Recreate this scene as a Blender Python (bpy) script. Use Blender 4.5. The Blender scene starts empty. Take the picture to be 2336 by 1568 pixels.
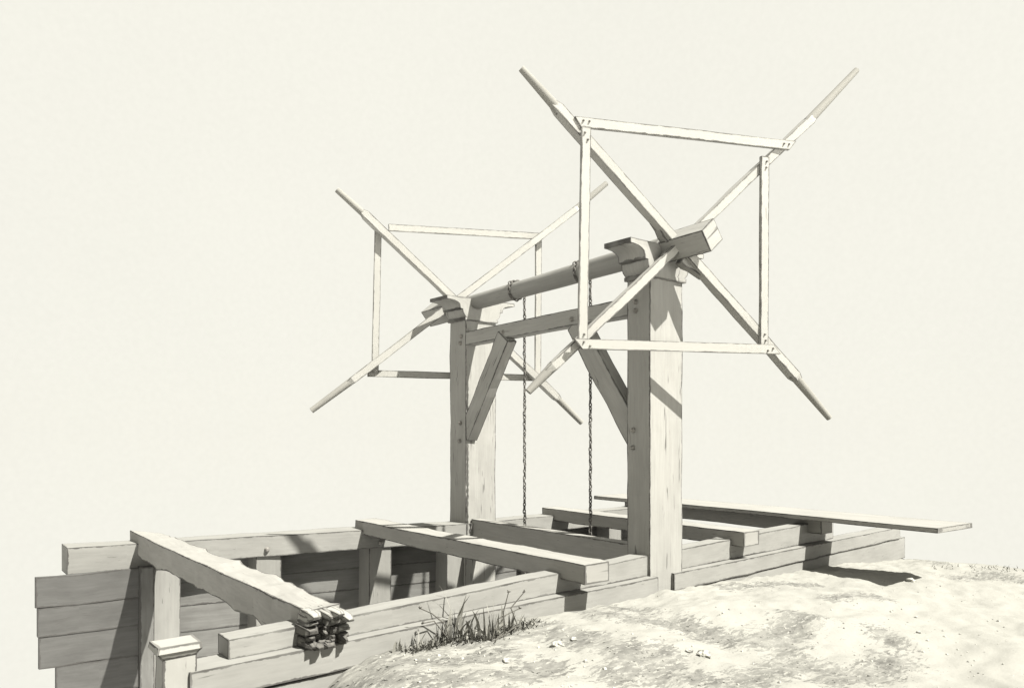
import bpy, math, random
from mathutils import Vector, noise
V = Vector
R = math.radians
random.seed(7)
sc = bpy.context.scene
col = sc.collection

# ------------------------------------------------------------------ camera
W0, H0, FPX, HORIZ, EYE = 2335.0, 1568.0, 1708.0, 980.0, 1.2
YAW = R(-38.7)
cam_d = bpy.data.cameras.new("camera"); cam = bpy.data.objects.new("camera", cam_d); col.objects.link(cam)
cam.location = (0, 0, EYE); cam.rotation_euler = (R(90), 0, YAW)
cam_d.sensor_width = 36; cam_d.lens = 36*FPX/W0; cam_d.shift_y = (HORIZ-H0/2)/W0
cam_d.clip_start = .05; cam_d.clip_end = 90000
sc.camera = cam
sc.render.resolution_x, sc.render.resolution_y = 1024, 687

# ------------------------------------------------------------------ light
S = V((.30, -1.0, 1.3)).normalized()                 # towards the sun
w = bpy.data.worlds.new("World"); sc.world = w; w.use_nodes = True
nt = w.node_tree; nt.nodes.clear()
out = nt.nodes.new('ShaderNodeOutputWorld'); add = nt.nodes.new('ShaderNodeAddShader')
b1 = nt.nodes.new('ShaderNodeBackground'); b2 = nt.nodes.new('ShaderNodeBackground')
sky = nt.nodes.new('ShaderNodeTexSky'); sky.sky_type = 'NISHITA'; sky.sun_disc = False
sky.sun_elevation = math.asin(S.z); sky.sun_rotation = math.atan2(S.x, S.y)
nt.links.new(sky.outputs[0], b1.inputs[0]); b1.inputs[1].default_value = .0005
tc = nt.nodes.new('ShaderNodeTexCoord')
n1 = nt.nodes.new('ShaderNodeTexNoise'); n1.inputs['Scale'].default_value = 2.2; n1.inputs['Detail'].default_value = 5
n2 = nt.nodes.new('ShaderNodeTexNoise'); n2.inputs['Scale'].default_value = 160; n2.inputs['Detail'].default_value = 3
ad = nt.nodes.new('ShaderNodeMath'); ad.operation = 'ADD'
mr = nt.nodes.new('ShaderNodeMapRange'); mr.inputs[1].default_value = .7; mr.inputs[2].default_value = 1.3
mr.inputs[3].default_value = .277; mr.inputs[4].default_value = .288
for n in (n1, n2): nt.links.new(tc.outputs['Generated'], n.inputs['Vector'])
nt.links.new(n1.outputs[0], ad.inputs[0]); nt.links.new(n2.outputs[0], ad.inputs[1]); nt.links.new(ad.outputs[0], mr.inputs[0])
b2.inputs[0].default_value = (1.0, .980, .880, 1); nt.links.new(mr.outputs[0], b2.inputs[1])
nt.links.new(b1.outputs[0], add.inputs[0]); nt.links.new(b2.outputs[0], add.inputs[1]); nt.links.new(add.outputs[0], out.inputs[0])
sl = bpy.data.lights.new("sun", 'SUN'); sl.energy = 5.0; sl.angle = R(.6); sl.color = (1, .975, .91)
so = bpy.data.objects.new("sun", sl); col.objects.link(so); so.rotation_euler = S.to_track_quat('Z', 'Y').to_euler()
so.location = (4, -4, 12)
vs = sc.view_settings; vs.view_transform = 'Standard'; vs.look = 'None'; vs.exposure = 1.7; vs.gamma = 1

# ------------------------------------------------------------------ survey helpers: a sight line met with a real plane
FW = V((-math.sin(YAW), math.cos(YAW), 0)); RT = V((FW.y, -FW.x, 0)); EYEP = V((0, 0, EYE))
def ray(u, v): return FW + RT*((u-W0/2)/FPX) + V((0, 0, 1))*((HORIZ-v)/FPX)
def onplane(u, v, p, n):
    d = ray(u, v); return EYEP + d*((V(p)-EYEP).dot(n)/d.dot(n))
def onz(u, v, z=0): return onplane(u, v, (0, 0, z), V((0, 0, 1)))
def onx(u, v, x): return onplane(u, v, (x, 0, 0), V((1, 0, 0)))
def ony(u, v, y): return onplane(u, v, (0, y, 0), V((0, 1, 0)))

# ------------------------------------------------------------------ materials
def nodes(m):
    m.use_nodes = True; t = m.node_tree; t.nodes.clear()
    o = t.nodes.new('ShaderNodeOutputMaterial'); b = t.nodes.new('ShaderNodeBsdfPrincipled')
    t.links.new(b.outputs[0], o.inputs[0]); return t, b
def math_n(t, op, a, b=None, clamp=False):
    n = t.nodes.new('ShaderNodeMath'); n.operation = op; n.use_clamp = clamp
    for i, x in enumerate((a, b)):
        if x is None: continue
        if hasattr(x, 'links'): t.links.new(x, n.inputs[i])
        else: n.inputs[i].default_value = x
    return n.outputs[0]
def mrange(t, x, a, b, c, d, smooth=False):
    n = t.nodes.new('ShaderNodeMapRange')
    if smooth: n.interpolation_type = 'SMOOTHSTEP'
    t.links.new(x, n.inputs[0])
    for i, q in enumerate((a, b, c, d)): n.inputs[i+1].default_value = q
    return n.outputs[0]
def tex(t, vec, scale, detail=3, rough=.55):
    n = t.nodes.new('ShaderNodeTexNoise'); n.inputs['Scale'].default_value = scale
    n.inputs['Detail'].default_value = detail; n.inputs['Roughness'].default_value = rough
    t.links.new(vec, n.inputs['Vector']); return n.outputs[0]
def mapping(t, vec, s):
    n = t.nodes.new('ShaderNodeMapping'); n.inputs['Scale'].default_value = s; t.links.new(vec, n.inputs['Vector']); return n.outputs[0]
def mixc(t, f, a, b):
    n = t.nodes.new('ShaderNodeMix'); n.data_type = 'RGBA'
    if hasattr(f, 'links'): t.links.new(f, n.inputs[0])
    else: n.inputs[0].default_value = f
    for i, x in ((6, a), (7, b)):
        if hasattr(x, 'links'): t.links.new(x, n.inputs[i])
        else: n.inputs[i].default_value = (*x, 1)
    return n.outputs[2]
def wood(name, base, grain=.25, wash=.25, fleck=.6, line=.0095, ink=.93, stain=(.085, .083, .076), crack=False, bump=.12):
    m = bpy.data.materials.new(name); t, b = nodes(m)
    uv = t.nodes.new('ShaderNodeUVMap').outputs[0]
    oi = t.nodes.new('ShaderNodeObjectInfo').outputs['Random']
    cmb = t.nodes.new('ShaderNodeCombineXYZ')
    off = math_n(t, 'MULTIPLY', oi, 37.0)
    for i in (0, 1, 2): t.links.new(off, cmb.inputs[i])
    va = t.nodes.new('ShaderNodeVectorMath'); va.operation = 'ADD'
    t.links.new(uv, va.inputs[0]); t.links.new(cmb.outputs[0], va.inputs[1]); P = va.outputs[0]
    g = tex(t, mapping(t, P, (2.2, 42, 1)), 1, 5, .65)
    wsh = tex(t, mapping(t, P, (2.0, 6, 1)), 1, 4, .6)
    fl = tex(t, mapping(t, P, (3.2, 48, 1) if crack else (6, 62, 1)), 1, 2, .5)
    fl2 = tex(t, mapping(t, P, (1.6, 9, 1)), 1, 2, .5)
    c = mixc(t, mrange(t, g, .35, .75, 0, grain), base, stain)
    c = mixc(t, mrange(t, wsh, .42, .72, 0, wash), c, stain)
    fm = math_n(t, 'MULTIPLY', mrange(t, fl, .63 if crack else .66, .70 if crack else .72, 0, fleck, True), mrange(t, fl2, .48, .6, 0, 1, True))
    c = mixc(t, fm, c, (.05, .048, .044))
    # dark ink outlines along the arrises: distance to the nearest edge of the timber is stored on the mesh
    a1 = t.nodes.new('ShaderNodeAttribute'); a1.attribute_name = 'e1'
    a2 = t.nodes.new('ShaderNodeAttribute'); a2.attribute_name = 'e2'
    d = math_n(t, 'MINIMUM', a1.outputs['Fac'], a2.outputs['Fac'])
    en = tex(t, mapping(t, P, (14, 14, 1)), 1, 3, .6)
    en2 = tex(t, mapping(t, P, (3.1, 3.1, 1)), 1, 2, .6)
    wd = mrange(t, en, .3, .75, line*.35, line*1.9)
    rat = math_n(t, 'DIVIDE', d, wd)
    k = mrange(t, rat, .75, 1.25, 1, 0, True)
    k = math_n(t, 'MULTIPLY', k, mrange(t, en2, .35, .6, ink*.55, ink))
    c = mixc(t, k, c, (.045, .043, .04))
    t.links.new(c, b.inputs['Base Color']); b.inputs['Roughness'].default_value = .92
    b.inputs['Specular IOR Level'].default_value = .15
    bp = t.nodes.new('ShaderNodeBump'); bp.inputs['Strength'].default_value = bump; bp.inputs['Distance'].default_value = .004
    t.links.new(math_n(t, 'SUBTRACT', g, fm), bp.inputs['Height']); t.links.new(bp.outputs[0], b.inputs['Normal'])
    return m
M_POST = wood('weathered_post_wood', (0.217, 0.214, 0.198), grain=.24, wash=.22, fleck=.9, crack=True)
M_BEAM = wood('weathered_beam_wood', (0.212, 0.208, 0.192), grain=.24, wash=.24, fleck=.55)
M_WHEEL = wood('pale_spoke_wood', (.245, .241, .222), grain=.06, wash=.08, fleck=.5, line=.0075, ink=.9, bump=0)
M_WALL = wood('grey_wall_timber', (0.178, 0.176, 0.163), grain=.25, wash=.3, fleck=.6)
M_PLANK = wood('dark_wall_planks', (0.116, 0.115, 0.108), grain=.35, wash=.5, fleck=.5, line=.011, ink=.9, stain=(.05, .048, .044))  # planks given a darker base colour than the plates
M_STUD = wood('grey_stud_wood', (0.166, 0.164, 0.151), grain=.25, wash=.3, fleck=.6)
M_PALE = wood('bleached_wood', (0.224, 0.221, 0.203), grain=.10, wash=.12, fleck=.9)
M_WING = wood('darker_wing_planks', (.075, .074, .07), grain=.3, wash=.5, fleck=.5, line=.011, ink=.9, stain=(.035, .034, .032))  # wing planks, a darker base colour than the wall planks
M_GRIP = wood('shade_toned_grip', (.17, .166, .15), grain=.15, wash=.3, fleck=.5, bump=0)  # grips toned darker, standing in for a shaded side the sun leaves hidden
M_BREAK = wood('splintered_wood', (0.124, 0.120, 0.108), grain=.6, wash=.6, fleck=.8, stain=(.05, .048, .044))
def iron(name, c):
    m = bpy.data.materials.new(name); t, b = nodes(m)
    tcn = t.nodes.new('ShaderNodeTexCoord').outputs['Object']
    cc = mixc(t, mrange(t, tex(t, tcn, 30, 3), .35, .7, 0, 1), c, tuple(x*.45 for x in c))
    t.links.new(cc, b.inputs['Base Color']); b.inputs['Roughness'].default_value = .7; b.inputs['Metallic'].default_value = .3
    return m
M_IRON = iron('old_iron', (.10, .095, .085)); M_BOLT = iron('bolt_iron', (.22, .21, .19))

# ------------------------------------------------------------------ mesh collector
class MB:
    def __init__(s): s.v = []; s.f = []; s.e1 = []; s.e2 = []; s.uv = []; s.sm = []; s.mi = []; s.cur = 0
    def vert(s, p): s.v.append(V(p)); return len(s.v)-1
    def face(s, idx, e1, e2, uv, smooth=False):
        s.f.append(tuple(idx)); s.e1 += e1; s.e2 += e2; s.uv += uv; s.sm.append(smooth); s.mi.append(s.cur)
    def sweep(s, secs, n_per=8, jit=.0, seed=0., wear=True, cap0=True, cap1=True):
        """secs: list of quads of corners (4 points each), in order along the timber"""
        fine = []
        for a, b in zip(secs[:-1], secs[1:]):
            ca = sum((V(p) for p in a), V())/4; cb = sum((V(p) for p in b), V())/4
            k = max(1, int((cb-ca).length*n_per))
            for i in range(k): fine.append([V(a[j]).lerp(V(b[j]), i/k) for j in range(4)])
        fine.append([V(p) for p in secs[-1]])
        L = [0.]; cs = [sum(q, V())/4 for q in fine]
        for i in range(1, len(cs)): L.append(L[-1]+(cs[i]-cs[i-1]).length)
        T = L[-1]; rings = []; sizes = []
        for i, q in enumerate(fine):
            c = cs[i]; q2 = []
            for j in range(4):
                p = q[j]
                if jit:
                    r = (c-p).normalized()
                    a = noise.noise(V((L[i]*2.3+seed*9.1, j*5.3+seed, seed*3.7)))*jit + noise.noise(V((L[i]*9+seed*7.7, j*3.1, seed)))*jit*.6
                    b_ = noise.noise(V((L[i]*1.1+seed*4.1, seed*2.3, 5.5)))*jit*.8
                    p = p + r*(a+jit*.35) + V((b_*.4, b_*.2, b_*.6))
                q2.append(p)
            ring = []; sz = []
            for j in range(4):
                a, b = q2[j], q2[(j+1) % 4]
                ring += [s.vert(a), s.vert((a+b)/2)]; sz.append((b-a).length)
            rings.append(ring); sizes.append(sz)
        for i in range(len(rings)-1):
            A, B = rings[i], rings[i+1]; off = 0.
            ea, eb = min(L[i], T-L[i]), min(L[i+1], T-L[i+1])
            if not cap0: ea = max(ea, 0 if L[i] > T/2 else 9) ; eb = eb if L[i+1] > T/2 else 9
            for j in range(8):
                k = (j+1) % 8; side = j//2; h = sizes[i][side]/2; h2 = sizes[i+1][side]/2
                d0 = (0., h, h2, 0.) if j % 2 == 0 else (h, 0., 0., h2)
                s.face((A[j], A[k], B[k], B[j]), [d0[0], d0[1], d0[2], d0[3]], [ea, ea, eb, eb],
                       [(L[i], off), (L[i], off+h), (L[i+1], off+h), (L[i+1], off)])
                off += h
            
        for ring, i, fl, on in ((rings[0], 0, True, cap0), (rings[-1], -1, False, cap1)):
            if not on: continue
            c = sum((s.v[q] for q in ring), V())/8; ci = s.vert(c); h = min(sizes[i])/2
            ax = (s.v[ring[2]]-s.v[ring[0]]).normalized(); ay = (s.v[ring[6]]-s.v[ring[0]]).normalized()
            def uvp(p): q = s.v[p]-c; return (q.dot(ax)*.35+7.1+seed, q.dot(ay)*.35)
            for j in range(8):
                k = (j+1) % 8; t = (ring[k], ring[j], ci) if fl else (ring[j], ring[k], ci)
                s.face(t, [0., 0., h], [9., 9., 9.], [uvp(x) for x in t])
    def bar(s, p0, p1, w, h, side, jit=0., seed=0., n_per=8, w1=None, h1=None, cut0=0, cut1=0):
        p0, p1 = V(p0), V(p1); d = (p1-p0).normalized(); side = V(side); side = (side-d*side.dot(d)).normalized(); up = side.cross(d).normalized()
        def q(p, w, h, cut): return [p+side*(a*w/2)+up*(b*h/2)+d*(a*cut) for a, b in ((-1, -1), (1, -1), (1, 1), (-1, 1))]
        s.sweep([q(p0, w, h, cut0), q(p1, w1 or w, h1 or h, cut1)], n_per, jit, seed)
    def box(s, x0, x1, y0, y1, z0, z1, axis, jit=0., seed=0., n_per=8):
        if axis == 'y': A = [[(x0, y, z0), (x1, y, z0), (x1, y, z1), (x0, y, z1)] for y in (y1, y0)]
        elif axis == 'x': A = [[(x, y0, z0), (x, y1, z0), (x, y1, z1), (x, y0, z1)] for x in (x0, x1)]
        else: A = [[(x0, y0, z), (x1, y0, z), (x1, y1, z), (x0, y1, z)] for z in (z1, z0)]
        s.sweep(A, n_per, jit, seed)
    def tube(s, p0, p1, r0, r1, seg=16, n=6, capround=False, jit=0., seed=0., cap0=True):
        p0, p1 = V(p0), V(p1); d = (p1-p0); T = d.length; d.normalize()
        a = d.cross(V((0, 0, 1)));  a = a.normalized() if a.length > .05 else V((1, 0, 0)); b = a.cross(d)
        st = [(i/n*T, r0+(r1-r0)*i/n) for i in range(n+1)]
        if capround: st += [(T+r1*.5, r1*.85), (T+r1*.85, r1*.5)]
        rings = []
        for l, r in st:
            ring = []
            for j in range(seg):
                th = 2*math.pi*j/seg
                rr = r*(1+jit*noise.noise(V((l*3+seed, math.cos(th)*1.2, math.sin(th)*1.2))))
                ring.append(s.vert(p0+d*l+a*(math.cos(th)*rr)+b*(math.sin(th)*rr)))
            rings.append(ring)
        for i in range(len(rings)-1):
            for j in range(seg):
                k = (j+1) % seg; l0, l1 = st[i][0], st[i+1][0]
                per = 2*math.pi*r0/seg
                s.face((rings[i][j], rings[i][k], rings[i+1][k], rings[i+1][j]), [9.]*4, [l0, l0, l1, l1] if cap0 else [9.]*4,
                       [(l0, j*per), (l0, (j+1)*per), (l1, (j+1)*per), (l1, j*per)], True)
        for ring, fl in ((rings[0], True), (rings[-1], False)):
            ring = [s.vert(s.v[q]) for q in ring]; c = sum((s.v[q] for q in ring), V())/seg; ci = s.vert(c); rr = (s.v[ring[0]]-c).length
            for j in range(seg):
                k = (j+1) % seg; t = (ring[k], ring[j], ci) if fl else (ring[j], ring[k], ci)
                s.face(t, [0. if not capround or fl else 9.]*2+[rr], [9.]*3, [(.3, .1), (.31, .1), (.3, .12)])
    def build(s, name, mat, parent=None):
        me = bpy.data.meshes.new(name)
        org = V()
        if parent is None:
            lo = V((min(p.x for p in s.v), min(p.y for p in s.v), min(p.z for p in s.v))); hi = V((max(p.x for p in s.v), max(p.y for p in s.v), max(p.z for p in s.v)))
            org = V(((lo.x+hi.x)/2, (lo.y+hi.y)/2, lo.z))
        base = world_of(parent)
        me.from_pydata([p-org-base for p in s.v], [], s.f)
        for nm, arr in (('e1', s.e1), ('e2', s.e2)):
            at = me.attributes.new(nm, 'FLOAT', 'CORNER'); at.data.foreach_set('value', arr)
        ul = me.uv_layers.new(name='UVMap'); ul.data.foreach_set('uv', [c for q in s.uv for c in q])
        me.polygons.foreach_set('use_smooth', s.sm); me.materials.append(mat)
        if any(s.mi): me.materials.append(M_GRIP); me.polygons.foreach_set('material_index', s.mi)
        me.update()
        o = bpy.data.objects.new(name, me); col.objects.link(o); o.location = org
        if parent is not None: o.parent = parent
        return o
def world_of(o):
    p = V()
    while o is not None: p += o.location; o = o.parent
    return p
def tag(o, label=None, cat=None, group=None, kind=None):
    if label: o['label'] = label
    if cat: o['category'] = cat
    if group: o['group'] = group
    if kind: o['kind'] = kind
    return o
def empty(name, loc, *a, **k):
    o = bpy.data.objects.new(name, None); col.objects.link(o); o.location = loc; o.empty_display_size = .2
    return tag(o, *a, **k)
def disc(parent, p, n, r=.024, name='bolt_head'):
    m = MB(); n = V(n); m.tube(p-n*.004, p+n*.012, r, r*.85, 12, 1, True, cap0=False); return m.build(name, M_BOLT, parent)

# ------------------------------------------------------------------ water and bank
m = bpy.data.materials.new('pale_still_water'); t, b = nodes(m)
b.inputs['Base Color'].default_value = (1, 1, 1, 1); b.inputs['Metallic'].default_value = 1; b.inputs['Roughness'].default_value = .0
tcw = t.nodes.new('ShaderNodeTexCoord').outputs['Object']; bp = t.nodes.new('ShaderNodeBump'); bp.inputs['Strength'].default_value = .0
me = bpy.data.meshes.new('water'); q = 60000
me.from_pydata([(-q, -q, -2.6), (q, -q, -2.6), (q, q, -2.6), (-q, q, -2.6)], [], [(0, 1, 2, 3)]); me.materials.append(m)
o = bpy.data.objects.new('water', me); col.objects.link(o); tag(o, 'pale still water around the sluice under a white sky', kind='structure')

# near wall front line (upper plate) and its lower, prouder boards
def near_y(x): return 4.36+(x-1.415)*.1015
def low_y(x): return near_y(x)-.10
def low_top(x): return -.128-.0188*(x-2.15)
def ss(a, b, x):
    k = min(1, max(0, (x-a)/(b-a))); return k*k*(3-2*k)
GP = [(-6, -.9), (.6, -.75), (1.5, -.52), (1.97, -.38), (2.3, -.265), (2.9, -.268), (3.9, -.29), (4.7, -.33), (5.6, -.338), (7.1, -.45), (9.7, -.61), (12.2, -.84), (14, -1.0), (30, -1.6)]
def wall_z(x):
    for (a, za), (b_, zb) in zip(GP[:-1], GP[1:]):
        if x <= b_: return za+(zb-za)*(x-a)/(b_-a)
    return GP[-1][1]
def ground_z(x, y):
    d = low_y(max(x, 1))-y
    z = wall_z(x)
    far = -.45-.035*max(0, x-4)
    z = z+(far-z)*ss(0, 2.6, d)
    z += .075*noise.noise(V((x*.9, y*.9, 1.3)))*ss(0, .7, d)+.035*noise.noise(V((x*2.6, y*2.6, 4)))+.018*noise.noise(V((x*7, y*7, 2)))+.008*noise.noise(V((x*19, y*19, 8)))
    if x < 2.2: z -= ss(2.2, -.5, x)*max(0, y-2.4)*.95 if True else 0
    if x < 1.0: z -= ss(1.0, .3, x)*ss(3.0, 4.6, y)*1.6
    ex = x-12.7-.25*noise.noise(V((y*.8, 3, 3)))
    if ex > 0: z -= ex*.6
    if y > 5.4: z -= (y-5.4)*.9
    return z
gm = bpy.data.materials.new('pale_trodden_earth'); t, b = nodes(gm)
P = t.nodes.new('ShaderNodeTexCoord').outputs['Object']
big = tex(t, P, .9, 4, .6); mid = tex(t, mapping(t, P, (5, 9, 5)), 1, 5, .7); fine = tex(t, P, 60, 4, .7)
mask = math_n(t, 'MULTIPLY', mrange(t, big, .5, .66, 0, 1, True), mrange(t, mid, .5, .6, 0, 1, True))
c = mixc(t, mrange(t, fine, .3, .8, 0, .25), (.202, .199, .180), (.135, .133, .121))
moss = t.nodes.new('ShaderNodeAttribute'); moss.attribute_name = 'moss'
mn = tex(t, mapping(t, P, (11, 30, 11)), 1, 6, .75)
mk = mrange(t, math_n(t, 'ADD', moss.outputs['Fac'], mrange(t, mn, .32, .68, -.75, .75)), .62, .76, 0, 1, True)
tone = mrange(t, tex(t, mapping(t, P, (4, 9, 4)), 1, 4, .7), .35, .65, .2, .8)
c = mixc(t, math_n(t, 'MULTIPLY', mask, .10), c, (.085, .084, .077))
c = mixc(t, math_n(t, 'MULTIPLY', mk, tone), c, (.055, .054, .05))
t.links.new(c, b.inputs['Base Color']); b.inputs['Roughness'].default_value = 1; b.inputs['Specular IOR Level'].default_value = .05
bp = t.nodes.new('ShaderNodeBump'); bp.inputs['Strength'].default_value = .5; bp.inputs['Distance'].default_value = .03
bp.inputs['Strength'].default_value = .3; t.links.new(tex(t, P, 14, 6, .7), bp.inputs['Height']); t.links.new(bp.outputs[0], b.inputs['Normal'])
def ground_hit(u, v):
    p = onz(u, v, -.4)
    for _ in range(12):
        p = onz(u, v, ground_z(p.x, p.y))
    return V((p.x, p.y, ground_z(p.x, p.y)))
strokes = [([(830, 1530), (920, 1512), (1010, 1502), (1140, 1490)], 420, 11), ([(760, 1560), (850, 1545), (960, 1555), (1080, 1545)], 260, 10), ([(1380, 1398), (1450, 1408), (1560, 1432), (1650, 1462)], 420, 9), ([(1400, 1385), (1470, 1392)], 160, 6),
           ([(1560, 1418), (1640, 1455), (1720, 1462), (1800, 1432), (1832, 1400)], 380, 9), ([(1650, 1338), (1760, 1328), (1860, 1334)], 140, 4), ([(1820, 1420), (1790, 1470), (1815, 1510), (1860, 1525)], 160, 7),
           ([(1400, 1545), (1520, 1535), (1640, 1555)], 260, 11), ([(1700, 1560), (1800, 1520), (1900, 1530)], 240, 10), ([(1880, 1555), (1990, 1545), (2040, 1500)], 260, 10), ([(2010, 1440), (2040, 1470)], 60, 6), ([(1890, 1365), (1950, 1355), (2010, 1362)], 90, 4),
           ([(1250, 1440), (1400, 1470), (1500, 1500)], 180, 12), ([(2180, 1315), (2260, 1308), (2330, 1325)], 260, 6), ([(2140, 1284), (2230, 1280), (2330, 1290)], 260, 4), ([(1430, 1500), (1520, 1490)], 120, 10), ([(1150, 1540), (1260, 1520)], 160, 10)]
STR = []
for pts, n, sp in strokes+[([(840, 1500), (1010, 1470), (1120, 1455), (1220, 1425)], 0, 12), ([(1560, 1430), (1700, 1462)], 0, 8)]:
    for a_, b_ in zip(pts[:-1], pts[1:]):
        p_, q_ = ground_hit(*a_), ground_hit(*b_)
        STR.append((p_.x, p_.y, q_.x, q_.y, .02+.0050*sp*(p_-EYEP).length*.3))
def moss_at(x, y):
    b = 0.
    for (ax, ay, bx, by, r_) in STR:
        if x < min(ax, bx)-.9 or x > max(ax, bx)+.9: continue
        dx, dy = bx-ax, by-ay; k = max(0, min(1, ((x-ax)*dx+(y-ay)*dy)/(dx*dx+dy*dy+1e-9)))
        d = math.hypot(x-ax-dx*k, y-ay-dy*k)
        b = max(b, math.exp(-(d/(r_*2.1))**2))
    return b
vs_, fs_ = [], []
NX, NY = 620, 260
for i in range(NX+1):
    x = -7+27*i/NX
    ymax = low_y(x)+.03 if x < 12.25 else low_y(12.25)+.03+ss(12.25, 13.2, x)*4
    for j in range(NY+1):
        k = j/NY; y = -6+(ymax+6)*(1-(1-k)**1.6)
        vs_.append((x, y, ground_z(x, y)))
for i in range(NX):
    for j in range(NY):
        a = i*(NY+1)+j; fs_.append((a, a+NY+1, a+NY+2, a+1))
me = bpy.data.meshes.new('ground'); me.from_pydata(vs_, [], fs_); at = me.attributes.new('moss', 'FLOAT', 'POINT'); at.data.foreach_set('value', [moss_at(p[0], p[1]) for p in vs_]); me.polygons.foreach_set('use_smooth', [True]*len(fs_)); me.materials.append(gm)
o = bpy.data.objects.new('ground', me); col.objects.link(o); tag(o, 'pale uneven earth bank in front of the sluice', kind='structure')

# ------------------------------------------------------------------ near wall
nw = empty('timber_revetment', (6, low_y(6), -2.6), 'near timber side of the sluice, its long boards meeting the earth bank', 'wall')
def plate_sec(x, f0, f1, zt, zb): return [(x, f0(x), zb), (x, f1(x), zb), (x, f1(x), zt), (x, f0(x), zt)]
m = MB()
secs = [plate_sec(x, near_y, lambda x: near_y(x)+.19, 0, low_top(x)-.004) for x in (1.415, 3, 5, 7, 9.77)]
m.sweep(secs, 5, .012, 2.2); m.build('top_plate', M_WALL, nw)
for k, (x0, x1) in enumerate(((1.17, 5.53), (5.80, 12.05))):
    m = MB(); m.sweep([plate_sec(x, low_y, lambda x: low_y(x)+.24, low_top(x), low_top(x)-.175) for x in (x0, (x0+x1)/2, x1)], 5, .010, 3.1+k)
    m.build('lower_plate', M_WALL, nw)
for k in range(5):
    m = MB(); zz = lambda x, k=k: low_top(x)-.178-k*.34
    x0, x1 = 1.16+.03*(k % 2), 12.32-.04*(k % 3)
    offy = .012 if k % 2 else .02
    m.sweep([plate_sec(x, lambda x: low_y(x)+offy, lambda x: low_y(x)+.09, zz(x), zz(x)-.335) for x in (x0, 6, x1)], 4, .008, 5.3+k)
    m.build('wall_board', M_WALL, nw)
m = MB()
for xx in ():
    pass

# stub post with moulded cap at the near left end
sp = empty('stub_post', (1.0, 4.35, -2.6), 'short bleached post with a moulded cap at the near left corner of the sluice', 'post')
a = ony(368, 1480, 4.26); b_ = ony(450, 1480, 4.26); X0, X1 = a.x, b_.x
m = MB(); m.box(X0, X1, 4.26, 4.40, -2.6, .02, 'z', .010, 8.8, 10); m.build('shaft', M_PALE, sp)
m = MB(); e = .035
m.sweep([[(X0-q, 4.26-q, z), (X1+q, 4.26-q, z), (X1+q, 4.40+q, z), (X0-q, 4.40+q, z)] for q, z in ((.022, .052), (.030, .018), (.016, .0), (.004, -.02))], 30, .012, 9.3)
m.build('cap', M_PALE, sp)

# ------------------------------------------------------------------ far wall
def far_y(x): return 9.055-.214*x if x < 5.55 else 9.055-.214*5.55
fw = empty('timber_revetment', (3.5, 8.5, -2.6), 'far timber side of the sluice with upright studs and dark planks under a long plate', 'wall')
def fsec(x, f, bk, zt, zb): return [(x, far_y(x)+f, zb), (x, far_y(x)+bk, zb), (x, far_y(x)+bk, zt), (x, far_y(x)+f, zt)]
m = MB(); m.sweep([fsec(x, 0, .36, 0, zb) for x, zb in ((1.235, -.285), (3, -.238), (5.56, -.235))], 6, .012, 1.7); m.build('top_plate', M_WALL, fw)
m = MB(); m.sweep([[(x, 7.86, -.22), (x, 8.16, -.22), (x, 8.16, -.003), (x, 7.86, -.003)] for x in (5.56, 7, 9.4)], 6, .012, 1.9); m.build('top_plate', M_WALL, fw)
for k, x in enumerate((2.0, 3.04, 4.32, 5.31, 6.7, 8.2)):
    m = MB(); y0 = far_y(x)+.03
    m.sweep([[(x, y0, z), (x+.28, y0-.05*(x < 5.3), z), (x+.28, y0+.3, z), (x, y0+.34, z)] for z in (-.22, -2.7)], 4, .012, 11+k)
    m.build('stud', M_STUD if k else M_WALL, fw)
zs = [-.20, -.50, -.76, -1.05, -1.36, -1.7, -2.1, -2.6]
for k in range(len(zs)-1):
    m = MB(); bk = .29+.007*k
    m.sweep([fsec(x, bk, bk+.05, zs[k], zs[k+1]-.012) for x in (1.95, 4, 5.56, 9.3)], 3, .006, 21+k)
    m.build('wall_plank', M_PLANK, fw)
# the dark planks that run out past the far wall at the left
zl = [(-.268, .955), (-.570, .975), (-.855, .985), (-1.175, 1.13), (-1.5, 1.14), (-1.9, 1.14), (-2.3, 1.12)]
for k in range(len(zl)):
    z0, x0 = zl[k]; z1 = zl[k+1][0] if k+1 < len(zl) else -2.6
    m = MB(); f = -.10+.006*k
    m.sweep([fsec(x, f, f+.07, z0+.03*(x-.95), z1+.03*(x-.95)-.012) for x in (x0, 1.5, 1.86)], 6, .016, 31+k)
    m.build('wing_plank', M_WING, fw)
m = MB(); m.sweep([[(1.86, far_y(1.86)-.12, z), (1.995, far_y(1.995)-.12, z), (1.995, far_y(1.995)+.3, z), (1.86, far_y(1.86)+.3, z)] for z in (-.238, -2.65)], 4, .008, 40)
m.build('stud', M_PLANK, fw)  # added dark upright, painting in the shaded left side of the first stud
for (u, v) in ((609, 1252), (868, 1236)):
    n = V((-.214, -1, 0)).normalized(); p = onplane(u, v, (2, far_y(2), 0), n); disc(fw, p+n*.004, n, .03)

# ------------------------------------------------------------------ cross beams
def xbeam(x0, x1, y0, y1, zt, zb, mat, seed, label, jit=.014, skew=0., cat='beam', name='crosspiece'):
    m = MB(); m.sweep([[(x0+skew, y1, zb), (x1+skew, y1, zb), (x1+skew, y1, zt), (x0+skew, y1, zt)], [(x0, y0, zb), (x1, y0, zb), (x1, y0, zt), (x0, y0, zt)]], 9, jit, seed)
    o = m.build(name, mat); return tag(o, label, cat, 'cross beams laid over the sluice')
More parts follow.
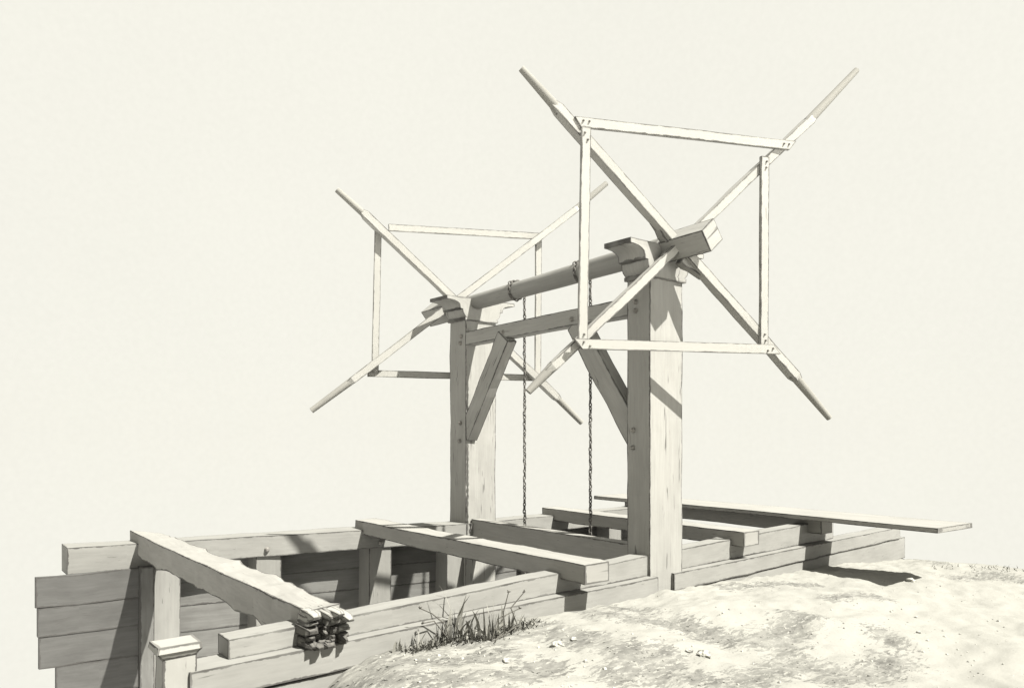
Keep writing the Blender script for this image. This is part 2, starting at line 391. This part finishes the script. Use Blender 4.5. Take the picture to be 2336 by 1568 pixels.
# broken beam at the left
m = MB()
m.sweep([[(1.86, 9.06, -.10), (2.08, 8.62, -.10), (2.08, 8.62, .10), (1.86, 9.06, .10)],
         [(1.86, 8.3, -.15), (2.13, 8.2, -.15), (2.13, 8.2, .10), (1.86, 8.3, .10)],
         [(1.85, 6.4, -.14), (2.13, 6.4, -.14), (2.13, 6.4, .11), (1.85, 6.4, .11)],
         [(1.87, 4.35, -.135), (2.11, 4.37, -.13), (2.10, 4.36, .10), (1.87, 4.34, .095)]], 9, .03, 4.4)
bb = m.build('broken_crosspiece', M_BEAM)
tag(bb, 'thick cross beam with a ragged splintered near end, leftmost over the sluice', 'beam', 'cross beams laid over the sluice')
random.seed(5)
m = MB(); md = MB()
for i in range(60):
    a = random.random(); edge = i % 2 != 0
    if edge:
        q = random.uniform(0, 4); sd = int(q); f = q-sd
        ax_, az_ = ((f, 0), (1, f), (1-f, 1), (0, 1-f))[sd]
    else: ax_, az_ = random.uniform(.15, .85), random.uniform(.15, .85)
    cx = 1.885+.21*ax_; cz = -.115+.19*az_
    L = random.uniform(.02, .12) if edge else random.uniform(.0, .07)
    if az_ > .8 and ax_ > .4: L += .06
    w_, h_ = random.uniform(.016, .055), random.uniform(.010, .028)
    tx, tz = random.uniform(-.015, .02), random.uniform(-.03, .02)
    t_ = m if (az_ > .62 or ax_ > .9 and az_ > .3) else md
    y0 = 4.43
    def q4(y, kw, kh, sx, sz): return [(cx-w_*kw+sx, y, cz-h_*kh+sz), (cx+w_*kw+sx, y+.008, cz-h_*kh+sz), (cx+w_*kw*.8+sx, y, cz+h_*kh+sz), (cx-w_*kw*.9+sx, y-.008, cz+h_*kh+sz)]
    t_.sweep([q4(y0, 1, 1, 0, 0), q4(y0-.08, 1, 1, 0, 0), q4(y0-.08-L*.7, .9, .9, tx*.4, tz*.3), q4(y0-.08-L, .55, .4, tx*.7, tz*.6)], 30, .006, i*3.3)
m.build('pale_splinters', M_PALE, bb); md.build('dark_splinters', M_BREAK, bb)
xbeam(4.24, 4.53, 4.36, 8.38, .105, -.062, M_BEAM, 5.2, 'squared cross beam just left of the gantry, its pale sawn end over the near side', .018)
sill = xbeam(5.655, 5.80, 4.99, 7.90, .05, -.24, M_BEAM, 6.2, 'deep narrow sill beam set between the feet of the two windlass posts', .006)
xbeam(7.06, 7.36, 4.78, 8.12, .09, -.075, M_BEAM, 7.2, 'squared cross beam with a square sawn end just right of the near windlass post', .016)
o = xbeam(8.98, 9.25, 4.95, 8.3, .062, -.12, M_BEAM, 8.2, 'dark joist lying underneath the wide plank at the right end', .01)
m = MB()
m.sweep([[(8.76, 8.78, .066), (9.45, 8.78, .066), (9.45, 8.78, .122), (8.76, 8.78, .122)],
         [(8.80, 3.50, .066), (9.62, 3.45, .066), (9.62, 3.45, .122), (8.80, 3.50, .122)]], 8, .008, 6.6)
tag(m.build('plank', M_BEAM), 'wide thin plank across the right end of the sluice, sticking out over the bank', 'plank')

# ------------------------------------------------------------------ windlass frame
fr = empty('gantry', (5.75, 6.4, -.6), 'tall timber gantry of two capped posts, tie beam and slanting braces over the sluice', 'gantry')
PN = (5.49, 5.975, 4.745, 5.04); PF = (5.57, 6.06, 7.91, 8.27)
def axle_z(y): return 2.865+(7.9-y)*.034
posts = []
for k, (x0, x1, y0, y1) in enumerate((PN, PF)):
    m = MB(); zt = 2.66 if k == 0 else 2.62; zb = -.9
    if k == 0: A = [[(x0-.005, y0, z), (x1-.012*(z < 0), y0, z), (x1-.012*(z < 0), y1, z), (x0-.005, y1, z)] for z in (zt, -.9)]
    else: A = [[(x0, y0, z), (x1, y0, z), (x1, y1, z), (x0, y1, z)] for z in (zt, -.9)]
    m.sweep(A, 7, .012, 50+k); posts.append(m.build('post', M_POST, fr))
# moulded caps
prof = [(1.0, .545), (.86, .545), (.855, .50), (.83, .44), (.78, .39), (.70, .355), (.60, .345), (.50, .342), (.495, .305), (.44, .303), (.34, .298), (.24, .285), (.17, .262), (.125, .24), (.12, .235+.03), (0., .265)]
crease = {0, 1, 7, 8, 13, 14, 15}
def cap(x0, x1, y0, y1, zb, zt, parent):
    m = MB(); cx = (x0+x1)/2; y0 -= .025; y1 += .02; H = zt-zb; ym = (y0+y1)/2
    # offset profile so its foot clears the post
    rows = []
    for z, hw in prof:
        hw = hw*1.0; zz = zb+z*H
        rows.append([m.vert((cx-hw, y0, zz)), m.vert((cx, y0, zz)), m.vert((cx+hw, y0, zz)), m.vert((cx+hw, ym, zz)), m.vert((cx+hw, y1, zz)), m.vert((cx, y1, zz)), m.vert((cx-hw, y1, zz)), m.vert((cx-hw, ym, zz))])
    hd = (y1-y0)/2
    arc = 0
    for i in range(len(prof)-1):
        A, B = rows[i], rows[i+1]; ha, hb = prof[i][1], prof[i+1][1]; za, zb_ = (1-prof[i][0])*H, (1-prof[i+1][0])*H
        ea = min(za, H-za); eb = min(zb_, H-zb_)
        seg = math.hypot(ha-hb, za-zb_)
        for j, (e, g) in enumerate((((0, ha, hb, 0), 1), ((ha, 0, 0, hb), 1), ((0, hd, hd, 0), 0), ((hd, 0, 0, hd), 0), ((0, ha, hb, 0), 1), ((ha, 0, 0, hb), 1), ((0, hd, hd, 0), 0), ((hd, 0, 0, hd), 0))):
            k = (j+1) % 8
            if g: e2 = [ea, ea, eb, eb]
            else:
                ca, cb = (0. if i in crease else .02), (0. if i+1 in crease else .02)
                e2 = [ca, ca, cb, cb]
            m.face((A[j], B[j], B[k], A[k]), [e[0], e[3], e[2], e[1]], [e2[0], e2[2], e2[3], e2[1]], [(arc, j*.2), (arc+seg, j*.2), (arc+seg, j*.2+.2), (arc, j*.2+.2)], (not g) and (2 <= i <= 6 or 9 <= i <= 12))
        arc += seg
    for r, fl in ((rows[0], 1), (rows[-1], 0)):
        c = m.vert(sum((m.v[q] for q in r), V())/8)
        for j in range(8):
            k = (j+1) % 8; m.face((r[j], r[k], c) if fl else (r[k], r[j], c), [0., 0., .2], [9.]*3, [(0, 0), (.2, 0), (.1, .2)])
    return m.build('cap', M_POST, parent)
cap(*PN, 2.655, 2.985, posts[0]); cap(*PF, 2.615, 2.905, posts[1])
m = MB(); m.sweep([[(5.575, 7.93, 2.295), (5.735, 7.93, 2.295), (5.735, 7.93, 2.468), (5.575, 7.93, 2.468)], [(5.515, 5.02, 2.328), (5.675, 5.02, 2.328), (5.675, 5.02, 2.508), (5.515, 5.02, 2.508)]], 7, .008, 60)
m.build('tie_beam', M_POST, fr)
for k, (pb, pt) in enumerate((((5.655, 7.97, 1.13), (5.62, 7.10, 2.33)), ((5.595, 4.98, 1.12), (5.61, 5.86, 2.345)))):
    m = MB(); m.bar(pb, pt, .15, .235, (1, 0, 0), .012, 62+k); m.build('brace', M_POST, fr)
for (u, v) in ((1449, 688), (1449, 708), (1443, 980), (1443, 1020)): disc(posts[0], onx(u, v, 5.482), (-1, 0, 0), .026)
for (u, v) in ((1052, 767), (1050, 782), (1050, 964), (1048, 1005)): disc(posts[1], onx(u, v, 5.568), (-1, 0, 0), .028)
for (u, v, x) in ((1303, 728, 5.53), (1147, 757, 5.56)): disc(fr, onx(u, v, x), (-1, 0, 0), .028)

# ------------------------------------------------------------------ windlass: axle and two spoked wheels
AX = 5.735
wl = empty('windlass', (AX, 6.5, axle_z(6.5)), 'long horizontal roller with a big four spoke square framed wheel at each end', 'windlass')
m = MB(); m.tube((AX, 8.3, axle_z(8.3)), (AX, 4.80, axle_z(4.80)), .098, .112, 28, 30, jit=.03, seed=2); m.build('roller', M_WALL, wl)
WA = R(-38.7-0)+R(0)
def wheel(C, yb0, yb1, theta, arms, rails, front, hubr, wedges, parent, seed, label):
    Wd = (RT*math.cos(theta)+FW*math.sin(theta)).normalized(); N = V((0, 0, 1)).cross(Wd).normalized()
    if N.dot(FW) < 0: N = -N                                        # away from the viewer
    pl = lambda u, v, off=0.: onplane(u, v, C-N*off, N)
    # hub: squared end of the axle, set on edge
    m = MB(); rot = R(42)
    def sq(y, r, k=1): 
        z = axle_z(y); return [(AX+math.cos(rot+i*math.pi/2)*r, y, z+math.sin(rot+i*math.pi/2)*r) for i in range(4)]
    r = hubr; rot = R(90-6)
    if front: secs = [sq(4.84, r*.7), sq(4.72, r), sq(yb1, r), sq(yb0, r)]
    else: secs = [sq(yb1, r), sq(8.40, r), sq(8.32, r*.7)]
    m.sweep(secs, 10, .006, seed)
    hub = m.build('wheel_hub', M_POST, parent); hub['label'] = label
    for k, (tA, sA, sB, tB) in enumerate(arms):
        PA, SA, SB, PB = (pl(*q) for q in (tA, sA, sB, tB))
        off = N*(.006*(1 if k else -1))
        ms = MB(); d = (SB-SA).normalized()
        side = N.cross(d).normalized()
        bw, bh = (.088, .125) if front else (.10, .15)
        def q4(p, w_, h_): return [p+side*(a*w_/2)+N*(b*h_/2) for a, b in ((-1, -1), (1, -1), (1, 1), (-1, 1))]
        ms.sweep([q4(SA+off-d*.06, .066, .07), q4(SA+off+d*.01, bw*.97, bh*.95), q4(SB+off-d*.01, bw*.97, bh*.95), q4(SB+off+d*.06, .066, .07)], 6, .009, seed+k*2.1)
        ms.cur = 1; ms.tube(SA+off+d*.03, PA+off, .048, .031 if front else .038, 14, 5)
        ms.tube(SB+off-d*.03, PB+off, .048, .031 if front else .038, 14, 5)
        ms.build('spoke', M_WHEEL, hub)
    for k, (p, q, off, c0, c1) in enumerate(rails):
        A, B = pl(*p, off), pl(*q, off); ms = MB(); d = (B-A).normalized(); side = N.cross(d).normalized()
        ms.bar(A, B, .092, .034, side, .004, seed+7+k, 5, cut0=c0, cut1=c1)
        rl = ms.build('rim_board', M_WHEEL, hub)
        if front:
            for e, s_ in ((A, 1), (B, -1)):
                for g in (.05, .11):
                    pp = e+d*(s_*g)+side*random.uniform(-.02, .02)-N*.018
                    disc(rl, pp, -N, .010, 'peg')
    for k, (p, q, w0, w1) in enumerate(wedges):
        A, B = pl(*p, -.03), pl(*q, -.03); d = (B-A).normalized(); side = N.cross(d).normalized(); ms = MB(); T = B-A
        ms.sweep([[A+T*f+side*(a*wd/2)+N*(b*.055) for a, b in ((-1, -1), (1, -1), (1, 1), (-1, 1))] for f, wd in ((0, w0), (.25, w0*1.15), (.5, (w0+w1)*.42), (.75, w1*.9), (1, w1*.55))], 40, .004, seed+k)
        ms.build('wedge', M_POST, hub)
    return hub
TH = R(18)
yN = 4.57; CN = V((AX, yN, axle_z(yN)))
wheel(CN, 4.215, 4.60, TH,
      [((1188, 157), (1271, 249), (1811, 858), (1890, 953)), ((1954, 160), (1846, 275), (1258, 838), (1205, 893))],
      [((1317, 279), (1806, 333), .064, .03, -.04), ((1336, 292), (1328, 790), .100, 0, 0), ((1743, 358), (1741, 788), .067, 0, 0), ((1318, 784), (1770, 796), .138, .04, .04)],
      True, .158, [((1524, 548), (1482, 491), .09, .06), ((1548, 552), (1508, 586), .07, .045), ((1552, 590), (1603, 633), .10, .06)], wl, 70, 'near spoked wheel, the larger looking one beside the bank')
yF = 8.43; CF = V((AX, yF, axle_z(yF)))
wheel(CF, 9.0, 8.98, TH,
      [((768, 433), (832, 490), (1269, 906), (1326, 964)), ((1383, 418), (1312, 478), (802, 868), (710, 936))],
      [((886, 519), (1234, 539), -.064, 0, 0), ((862, 528), (855, 850), -.070, 0, 0), ((1228, 545), (1226, 862), -.067, 0, 0), ((838, 851), (1216, 861), -.072, 0, 0)],
      False, .175, [((1010, 706), (962, 742), .07, .04)], wl, 90, 'far spoked wheel behind the left post')

# ------------------------------------------------------------------ chains
def chain(y, zend, label, seed):
    random.seed(seed)
    m = MB(); xr = AX+.118
    pts = []
    def link(c, d, n, L=.056, wd=.030, r=.0078):
        d = V(d).normalized(); n = (V(n)-d*V(n).dot(d)).normalized(); seg, cs = 10, 5; rings = []
        for i in range(seg):
            a = 2*math.pi*i/seg; p = c+d*(math.cos(a)*L/2)+n*(math.sin(a)*wd/2); rad = (d*math.cos(a)+n*math.sin(a)).normalized(); bn = d.cross(n)
            rings.append([m.vert(p+rad*(math.cos(2*math.pi*j/cs)*r)+bn*(math.sin(2*math.pi*j/cs)*r)) for j in range(cs)])
        for i in range(seg):
            for j in range(cs):
                A, B = rings[i], rings[(i+1) % seg]; m.face((A[j], B[j], B[(j+1) % cs], A[(j+1) % cs]), [9.]*4, [9.]*4, [(0, 0)]*4, True)
    R_ = .113; zc = axle_z(y); k = 0
    for tr in range(2):
        n = 18
        for i in range(n):
            if tr == 1 and (i > 6 or i < 2): continue
            a = 2*math.pi*i/n; yy = y+.02+tr*.06+.05*i/n
            link(V((AX+math.cos(a)*R_, yy-.03, zc+math.sin(a)*R_)), (-math.sin(a), .15, math.cos(a)), (0, 1, 0) if k % 2 else (math.cos(a), 0, math.sin(a))); k += 1
    z = zc-.02; k = 0
    while z > zend:
        a = random.uniform(-.4, .4)
        nn = (math.cos(a), math.sin(a), 0) if k % 2 else (-math.sin(a), math.cos(a), 0)
        link(V((xr+random.uniform(-.004, .004), y+random.uniform(-.004, .004), z)), (random.uniform(-.08, .08), random.uniform(-.08, .08), -1), nn); z -= .041; k += 1
    tag(m.build('chain', M_IRON), label, 'chain', 'iron chains hanging from the windlass roller')
chain(7.06, -2.4, 'left iron chain hanging from the middle of the roller down into the sluice', 1)
chain(5.92, -2.4, 'right iron chain hanging from the roller near the near capped post', 2)

# ------------------------------------------------------------------ weeds, ground cover, stones
def leafmat(name, c):
    m = bpy.data.materials.new(name); t, b = nodes(m)
    P = t.nodes.new('ShaderNodeTexCoord').outputs['Object']
    t.links.new(mixc(t, mrange(t, tex(t, P, 9, 3), .35, .65, 0, 1), c, tuple(x*.5 for x in c)), b.inputs['Base Color']); b.inputs['Roughness'].default_value = .8
    return m
M_GRASS = leafmat('dry_grey_grass', (.17, .166, .145)); M_COVER = leafmat('grey_ground_cover', (.15, .148, .134)); M_WEED = leafmat('dark_weed', (.07, .066, .055))
def blade(vs, fs, p, h, lean, az, wd):
    n = 4; i0 = len(vs); d = V((math.cos(az), math.sin(az), 0)); s = V((-d.y, d.x, 0)); s = (s+RT*.8).normalized()
    for i in range(n+1):
        k = i/n; c = p+d*(lean*h*k*k)+V((0, 0, h*(k-.25*lean*k*k))); w_ = wd*(1-k)**.7*.5
        vs += [c-s*w_, c+s*w_+d*.001]
    for i in range(n): fs.append((i0+2*i, i0+2*i+1, i0+2*i+3, i0+2*i+2))
def blades(name, spots, mat, label, cat=None, kind='stuff'):
    vs, fs = [], []
    for (p, h, lean, az, wd) in spots: blade(vs, fs, p, h, lean, az, wd)
    me = bpy.data.meshes.new(name); me.from_pydata(vs, [], fs); me.materials.append(mat); o = bpy.data.objects.new(name, me); col.objects.link(o)
    return tag(o, label, cat, kind=kind)
random.seed(11)
def clampy(p, g=.02):
    p = V(p)
    if p.x < 12.2 and p.y > low_y(p.x)-g: p.y = low_y(p.x)-g
    p.z = ground_z(p.x, p.y)-.01; return p
def along(pts, n, sp):
    res = []
    L = [math.dist(a, b) for a, b in zip(pts[:-1], pts[1:])]; T = sum(L)
    for _ in range(n):
        s = random.uniform(0, T); k = 0
        while s > L[k] and k < len(L)-1: s -= L[k]; k += 1
        f = s/L[k]; u = pts[k][0]+(pts[k+1][0]-pts[k][0])*f+random.gauss(0, sp*1.6); v = pts[k][1]+(pts[k+1][1]-pts[k][1])*f+random.gauss(0, sp*.45)
        if u > 2500 or v < 1290: continue
        res.append(clampy(ground_hit(u, v)))
    return res
g = []
for p in along([(930, 1484), (975, 1476), (1010, 1465), (1120, 1452), (1190, 1432), (1215, 1420)], 700, 9):
    g.append((p, random.uniform(.02, .085), random.uniform(.3, 1.3), random.uniform(0, 6.28), random.uniform(.010, .022)))
for (u, v, h) in ((985, 1455, .17), (1000, 1450, .22), (1024, 1450, .33), (1030, 1452, .30), (1018, 1455, .25), (1055, 1450, .17), (1063, 1452, .22), (1080, 1455, .18), (1098, 1450, .24), (1120, 1448, .28), (1127, 1450, .22), (1145, 1440, .2), (1160, 1440, .15), (965, 1468, .12), (945, 1475, .13), (1180, 1430, .12), (1010, 1460, .14), (1046, 1458, .15), (1110, 1455, .16), (900, 1482, .09)):
    p = clampy(ground_hit(u, v), .04)
    for k in range(4): g.append((p+V((random.uniform(-.03, .03), random.uniform(-.03, 0), 0)), h*random.uniform(.6, 1.25), random.uniform(0, .7), random.uniform(0, 6.28), random.uniform(.018, .034)))
for p in along([(2125, 1290), (2200, 1285), (2320, 1300)], 160, 7): g.append((p, random.uniform(.03, .08), .6, random.uniform(0, 6.28), .014))
blades('grass', g, M_GRASS, 'dark grass and weeds growing along the foot of the near sluice wall')
g = []
for pts, n, sp in strokes:
    for p in along(pts, int(n*.7), sp*1.1):
        g.append((p, random.uniform(.006, .022), random.uniform(.8, 2.2), random.uniform(0, 6.28), random.uniform(.012, .03)))
blades('ground_cover', g, M_COVER, 'low creeping grey ground cover in ragged patches on the earth bank')
# two seed-headed weeds
def weed(u0, v0, stems, label):
    b0 = clampy(ground_hit(u0, v0), .05); yv = b0.y
    m = MB()
    for pts in stems:
        P_ = [b0]+[ony(u, v, yv-.02*i) for i, (u, v) in enumerate(pts)]
        for a, c in zip(P_[:-1], P_[1:]): m.tube(a, c, .0042, .0036, 6, 1)
        e = P_[-1]
        for k in range(5):
            dd = V((random.uniform(-1, 1), random.uniform(-1, 1), random.uniform(-.3, 1))).normalized()
            m.tube(e, e+dd*.016, .007, .002, 6, 1)
    tag(m.build('weed', M_WEED), label, 'weed', 'seed headed weeds by the near wall')
weed(1030, 1462, [[(1012, 1420), (985, 1398), (958, 1386)], [(990, 1415), (965, 1420)]], 'thin bent weed with one round seed head, left end of the grass tuft')
weed(1120, 1462, [[(1150, 1440), (1148, 1395), (1160, 1348)], [(1180, 1425), (1165, 1385), (1196, 1348)], [(1135, 1410), (1185, 1386)]], 'branching weed with several curled seed heads, right end of the grass tuft')
# stones
rm = bpy.data.materials.new('pale_stone'); t, b = nodes(rm); P = t.nodes.new('ShaderNodeTexCoord').outputs['Object']
t.links.new(mixc(t, mrange(t, tex(t, P, 25, 4), .4, .65, 0, 1), (.28, .275, .245), (.1, .098, .09)), b.inputs['Base Color']); b.inputs['Roughness'].default_value = .95
def stone(u, v, r, label):
    p = ground_hit(u, v); vs, fs = [], []; n, k = 12, 7
    for i in range(k+1):
        th = math.pi*i/k
        for j in range(n):
            a = 2*math.pi*j/n; d = V((math.sin(th)*math.cos(a), math.sin(th)*math.sin(a), math.cos(th)))
            s_ = r*(1+.45*noise.noise(d*1.6+V((u, v, 1))*.37)); vs.append(V((d.x*s_, d.y*s_, d.z*s_*.62)))
    for i in range(k):
        for j in range(n): fs.append((i*n+j, (i+1)*n+j, (i+1)*n+(j+1) % n, i*n+(j+1) % n))
    me = bpy.data.meshes.new('stone'); me.from_pydata(vs, [], fs); me.materials.append(rm); o = bpy.data.objects.new('stone', me); col.objects.link(o)
    o.location = p+V((0, 0, r*.15)); tag(o, label, 'stone', 'small stones on the bank')
stone(1272, 1471, .045, 'small pale stone on the bank right of the grass tuft, larger of the neighbouring pair')
stone(1308, 1458, .026, 'tiny pale stone on the bank, smaller right one of the neighbouring pair')
stone(1156, 1508, .034, 'small stone below the weeds near the bottom edge of the bank')
stone(1606, 1494, .048, 'rounded stone in the middle of the bank, bigger right one of two')
stone(1572, 1490, .026, 'smaller left neighbour of the rounded stone in the middle of the bank')
stone(2076, 1325, .055, 'lone stone on the far right of the bank below the overhanging plank')
stone(2095, 1440, .02, 'tiny dark pebble alone on the bare right part of the bank')

random.seed(21); vs, fs = [], []
for _ in range(520):
    u, v = random.uniform(860, 2400), random.uniform(1300, 1600); p = ground_hit(u, v)
    if p.x < 1.9 or p.x > 12.5 or p.y > low_y(p.x)-.03: continue
    rr = random.uniform(.003, .012)*(1 if random.random() < .9 else 1.7); i0 = len(vs)
    for k in range(3):
        for j in range(5):
            a = 6.283*j/5; k_ = (1, .85, .4)[k]*random.uniform(.75, 1.2)
            vs.append(p+V((math.cos(a)*rr*k_, math.sin(a)*rr*k_, rr*(-.2, .35, .7)[k])))
    for k in range(2):
        for j in range(5): fs.append((i0+k*5+j, i0+k*5+(j+1) % 5, i0+k*5+5+(j+1) % 5, i0+k*5+5+j))
    fs.append(tuple(i0+10+j for j in range(5)))
me = bpy.data.meshes.new('gravel'); me.from_pydata(vs, [], fs); me.materials.append(rm)
o = bpy.data.objects.new('gravel', me); col.objects.link(o); tag(o, 'loose grit and crumbs of earth scattered over the bank', kind='stuff')
